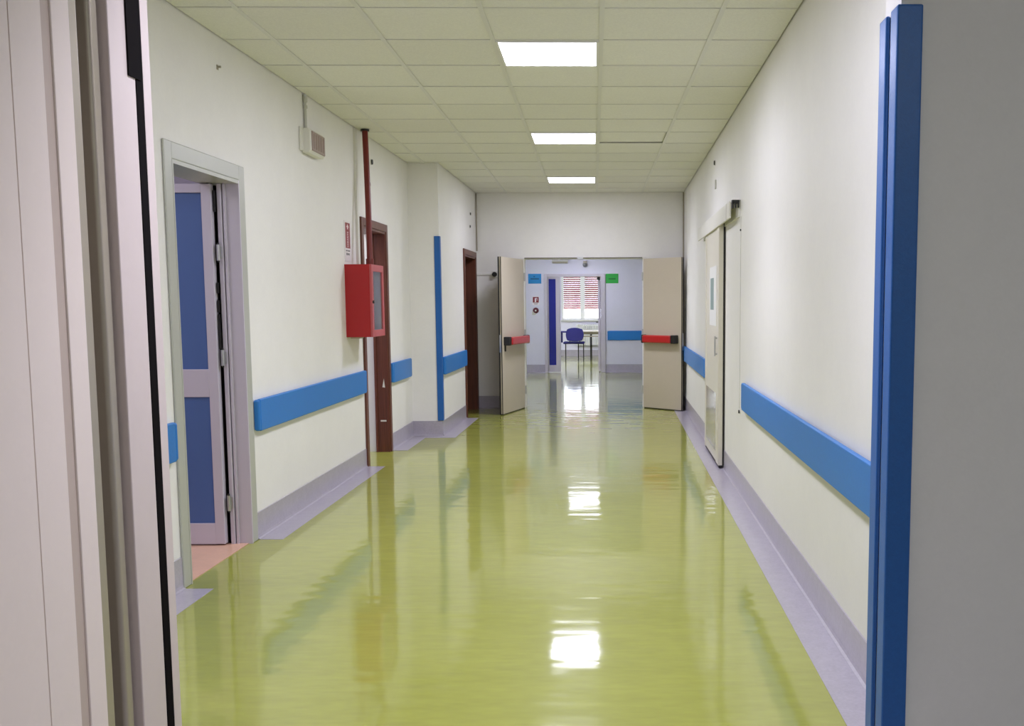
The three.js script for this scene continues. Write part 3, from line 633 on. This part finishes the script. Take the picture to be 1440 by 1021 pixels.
// ---------------------------------------------------------------- hall beyond: aluminium doorway, signs, fittings
{
  const t = structure('door_8', 'grey aluminium doorway with a dark blue glazed side leaf', [-0.8, 0, HALL]);
  const d0 = HALL - 0.03, d1 = HALL1 + 0.02;
  part(t, 'frame_post', bx(PX0, PX0 + 0.06, 0, PTOP, d0, d1, 0.006), M.aluLilac);
  part(t, 'frame_post', bx(PX1 - 0.09, PX1, 0, PTOP, d0, d1, 0.006), M.aluLilac);
  part(t, 'frame_head', bx(PX0 + 0.06, PX1 - 0.09, PTOP - 0.055, PTOP, d0, d1, 0.006), M.aluLilac);
  const a = PX0 + 0.06, b = -1.10, e = HALL + 0.02, f = HALL + 0.065;
  const s = part(t, 'side_leaf', [bx(a, -1.335, 0.01, 1.925, e, f, 0.004), bx(-1.195, b, 0.01, 1.925, e, f, 0.004), bx(-1.337, -1.193, 0.01, 0.15, e, f), bx(-1.337, -1.193, 1.885, 1.925, e, f)], M.aluLilac);
  part(s, 'panel', bx(-1.337, -1.193, 0.148, 1.887, e + 0.012, f - 0.012), M.navyPanel, { label: 'dark blue panel' });
  // opened leaf seen on edge, swung into the last room
  const l = part(t, 'open_leaf', [bx(-0.345, -0.30, 0.01, 1.925, HALL1 + 0.03, HALL1 + 0.10, 0.004), bx(-0.345, -0.30, 0.01, 1.925, HALL1 + 0.68, HALL1 + 0.75, 0.004), bx(-0.345, -0.30, 0.01, 0.15, HALL1 + 0.1, HALL1 + 0.68), bx(-0.345, -0.30, 1.85, 1.925, HALL1 + 0.1, HALL1 + 0.68)], M.aluLilac);
  part(l, 'panel', bx(-0.332, -0.313, 0.148, 1.852, HALL1 + 0.095, HALL1 + 0.685), M.bluePanel);
  part(l, 'handle', [cyl(0.01, 0.05, 'x', -0.37, 1.0, HALL1 + 0.70), cyl(0.01, 0.11, 'z', -0.39, 1.0, HALL1 + 0.65)], M.black);
  part(t, 'closer', bx(-0.36, -0.30, 1.86, 1.92, HALL - 0.02, HALL + 0.05, 0.004), M.black);
}
function plate(name, label, x0, x1, y0, y1, rgb, lines) {
  const t = thing(name, label, 'sign', [(x0 + x1) / 2, y0, HALL], 'small door signs in the hall');
  part(t, 'plate', bx(x0, x1, y0, y1, HALL - 0.006, HALL, 0.002), plain(rgb, 0.4));
  for (const [u0, u1, v, h] of lines) part(t, 'print', bx(x0 + u0 * (x1 - x0), x0 + u1 * (x1 - x0), y0 + v * (y1 - y0), y0 + (v + h) * (y1 - y0), HALL - 0.0072, HALL - 0.0055), plain(rgb.map((c) => Math.round(c * 0.62)), 0.5));
}
plate('door_sign', 'small bright blue sign beside the aluminium doorway', -1.743, -1.48, 1.794, 1.99, [36, 140, 205], [[0.18, 0.82, 0.42, 0.12], [0.4, 0.52, 0.66, 0.1]]);
plate('door_sign', 'small green sign above the hall handrail', -0.196 + 0.012, 0.07, 1.794, 1.985, [54, 172, 74], [[0.22, 0.78, 0.4, 0.12]]);
{
  const c = document.createElement('canvas'); c.width = 128; c.height = 160;
  const g = c.getContext('2d');
  g.fillStyle = '#ece6ea'; g.fillRect(0, 0, 128, 160);
  g.fillStyle = '#7c1c2e'; g.fillRect(8, 8, 112, 106);
  g.fillStyle = '#f0e6ea'; g.fillRect(44, 46, 26, 60); g.beginPath(); g.arc(57, 44, 14, 0, 7); g.fill(); g.fillRect(60, 26, 30, 9); g.fillRect(84, 30, 9, 46);
  g.fillStyle = '#8a6a74'; g.fillRect(22, 126, 84, 8); g.fillRect(34, 142, 60, 7);
  const tx = new THREE.CanvasTexture(c); tx.colorSpace = THREE.SRGBColorSpace;
  const t = thing('extinguisher_sign', 'small red and white extinguisher sign below the blue sign', 'sign', [-1.595, 1.363, HALL]);
  part(t, 'plate', bx(-1.664, -1.527, 1.363, 1.536, HALL - 0.004, HALL), M.white);
  const pl = new THREE.Mesh(new THREE.PlaneGeometry(0.135, 0.171), new THREE.MeshPhysicalMaterial({ map: tx, roughness: 0.45 }));
  pl.name = 'print'; pl.position.set(-0.0005, 0.0865, 0.0046); t.add(pl);
  const b = thing('fire_bell', 'small dark red round bell on the wall under the extinguisher sign', 'bell', [-1.6, 1.17, HALL]);
  part(b, 'back_box', bx(-1.668, -1.60, 1.165, 1.24, HALL - 0.03, HALL, 0.004), M.conduit);
  const dome = new THREE.LatheGeometry([[0, 0.05], [0.012, 0.05], [0.03, 0.045], [0.05, 0.034], [0.06, 0.015], [0.06, 0]].map(([x, y]) => new THREE.Vector2(x, y)), 24);
  dome.rotateX(Math.PI / 2); dome.translate(-1.597, 1.255, -(HALL - 0.0));
  part(b, 'gong', flat(dome), plain([96, 24, 44], 0.35));
  part(b, 'boss', cyl(0.016, 0.014, 'z', -1.597, 1.255, HALL - 0.054), M.white);
}
{
  const t = thing('emergency_lamp', 'slim pale emergency lamp high on the hall wall above the doorway', 'lamp', [-1.1, 2.195, HALL]);
  part(t, 'housing', bx(-1.26, -0.94, 2.195, 2.26, HALL - 0.05, HALL, 0.008), M.conduit);
  part(t, 'cover', bx(-1.245, -0.955, 2.2, 2.225, HALL - 0.06, HALL - 0.045, 0.004), M.aluShade);
  const c = thing('dome_camera', 'small grey dome fitting on the hall wall above the aluminium doorway', 'dome', [-0.595, 2.12, HALL]);
  part(c, 'bracket', bx(-0.63, -0.56, 2.19, 2.24, HALL - 0.09, HALL, 0.006), M.aluShade);
  const s = new THREE.SphereGeometry(0.05, 20, 14); s.translate(-0.595, 2.165, -(HALL - 0.05));
  part(c, 'dome', flat(s), plain([120, 120, 122], 0.25));
}

// side windows: daylight for the hall, and one added unseen to brighten the last room
for (const [name, label, hole] of [['window_1', 'white framed side window that lets daylight into the hall', hw], ['window_3', 'added white framed side window that brightens the last room with daylight', rw]]) {
  const t = structure(name, label, [HX0 - 0.1, hole.y0, (hole.a + hole.b) / 2]);
  const x0 = HX0 - 0.12, x1 = HX0 - 0.07, n = 4, step = (hole.b - hole.a) / n;
  part(t, 'frame', [bx(x0, x1, hole.y0, hole.y0 + 0.05, hole.a, hole.b), bx(x0, x1, hole.y1 - 0.05, hole.y1, hole.a, hole.b)], M.white);
  for (let i = 0; i <= n; i++) part(t, 'mullion', bx(x0, x1, hole.y0 + 0.05, hole.y1 - 0.05, hole.a + i * step - (i === 0 ? 0 : i === n ? 0.06 : 0.03), hole.a + i * step + (i === 0 ? 0.06 : i === n ? 0 : 0.03)), M.white);
  for (let i = 0; i < n; i++) part(t, 'pane', bx(x0 + 0.02, x0 + 0.026, hole.y0 + 0.045, hole.y1 - 0.045, hole.a + i * step + 0.025, hole.a + (i + 1) * step - 0.025), M.glass);
}

// ---------------------------------------------------------------- last room: window, shutter, radiator, chair, table
{
  const t = structure('window_2', 'white double window with a half lowered reddish roller shutter', [-0.86, ww.y0, WIN0 + 0.05]);
  const d0 = WIN0 + 0.03, d1 = WIN0 + 0.08, { x0, x1, y0, y1 } = ww;
  part(t, 'frame', [bx(x0, x0 + 0.06, y0, y1, d0, d1), bx(x1 - 0.06, x1, y0, y1, d0, d1), bx(x0 + 0.06, x1 - 0.06, y0, y0 + 0.05, d0, d1), bx(x0 + 0.06, x1 - 0.06, y1 - 0.06, y1, d0, d1)], M.white);
  part(t, 'mullion', bx(-0.915, -0.80, y0 + 0.05, y1 - 0.06, d0 - 0.01, d1), M.white);
  part(t, 'pane', bx(x0 + 0.055, -0.91, y0 + 0.045, y1 - 0.055, d0 + 0.02, d0 + 0.026), M.glass);
  part(t, 'pane', bx(-0.805, x1 - 0.055, y0 + 0.045, y1 - 0.055, d0 + 0.02, d0 + 0.026), M.glass);
  part(t, 'sill', bx(x0 - 0.08, x1 + 0.08, y0 - 0.035, y0, WIN0 - 0.06, WIN0 + 0.03, 0.006), M.conduit);
  for (let i = 0; i < 17; i++) part(t, 'shutter_slat', bx(x0, x1, 1.245 + i * 0.054, 1.245 + i * 0.054 + 0.0513, WIN0 + 0.105, WIN0 + 0.116), M.shutter);
}
{
  const t = thing('radiator', 'white column radiator below the shuttered window', 'radiator', [-0.78, 0.28, WIN0 - 0.07]);
  for (let i = 0; i < 12; i++) part(t, 'column', bx(-1.02 + i * 0.05, -1.02 + i * 0.05 + 0.036, 0.28, 0.84, WIN0 - 0.12, WIN0 - 0.03, 0.012), M.white);
  for (const y of [0.33, 0.80]) part(t, 'header', cyl(0.018, 0.6, 'x', -0.73, y, WIN0 - 0.075), M.white);
  for (const x of [-0.9, -0.58]) part(t, 'bracket', bx(x, x + 0.02, 0.5, 0.53, WIN0 - 0.04, WIN0), M.white);
}
{
  const d = 24.2, x = -0.99;
  const t = thing('office_chair', 'navy blue visitor chair with armrest on thin dark legs', 'chair', [x, 0, d]);
  part(t, 'seat', bx(x - 0.26, x + 0.25, 0.42, 0.47, d - 0.22, d + 0.24, 0.022), M.navySeat);
  const bk = new THREE.Shape();
  bk.moveTo(-0.17, -0.13); bk.quadraticCurveTo(0, -0.17, 0.17, -0.13); bk.quadraticCurveTo(0.235, 0, 0.17, 0.12); bk.quadraticCurveTo(0, 0.185, -0.17, 0.12); bk.quadraticCurveTo(-0.235, 0, -0.17, -0.13);
  const bg = new THREE.ExtrudeGeometry(bk, { depth: 0.03, bevelEnabled: true, bevelSize: 0.012, bevelThickness: 0.012, bevelSegments: 3, curveSegments: 24 });
  bg.rotateX(-0.12); bg.translate(x + 0.02, 0.645, -(d - 0.20));
  part(t, 'backrest', flat(bg), M.navySeat);
  for (const [lx, ld] of [[x - 0.2, d - 0.2], [x + 0.23, d - 0.2], [x + 0.09, d + 0.21], [x - 0.22, d + 0.21]]) part(t, 'leg', cyl(0.013, 0.425, 'y', lx, 0.2125, ld, 12), M.black);
  for (const px of [x - 0.1, x + 0.14]) part(t, 'back_post', tube([[px, 0.44, d - 0.19], [px, 0.6, d - 0.23]], 0.011, 8), M.black);
  part(t, 'armrest', [bx(x - 0.33, x - 0.17, 0.69, 0.725, d - 0.18, d + 0.16, 0.012), bx(x - 0.32, x - 0.28, 0.45, 0.70, d - 0.02, d + 0.04)], M.navySeat);
  const u = thing('work_table', 'pale table with thin dark legs standing by the window', 'table', [-0.3, 0, 24.9]);
  part(u, 'table_top', bx(-0.9, 0.55, 0.69, 0.72, 24.55, 25.25, 0.006), M.tableTop);
  part(u, 'apron', [bx(-0.84, 0.5, 0.57, 0.60, 24.60, 24.62), bx(-0.84, 0.5, 0.63, 0.69, 24.60, 24.62)], M.aluShade);
  for (const [lx, ld] of [[-0.60, 24.62], [0.5, 24.62], [-0.60, 25.2], [0.5, 25.2]]) part(u, 'leg', bx(lx - 0.018, lx + 0.018, 0, 0.69, ld - 0.018, ld + 0.018), M.black);
}

renderer.render(scene, camera);
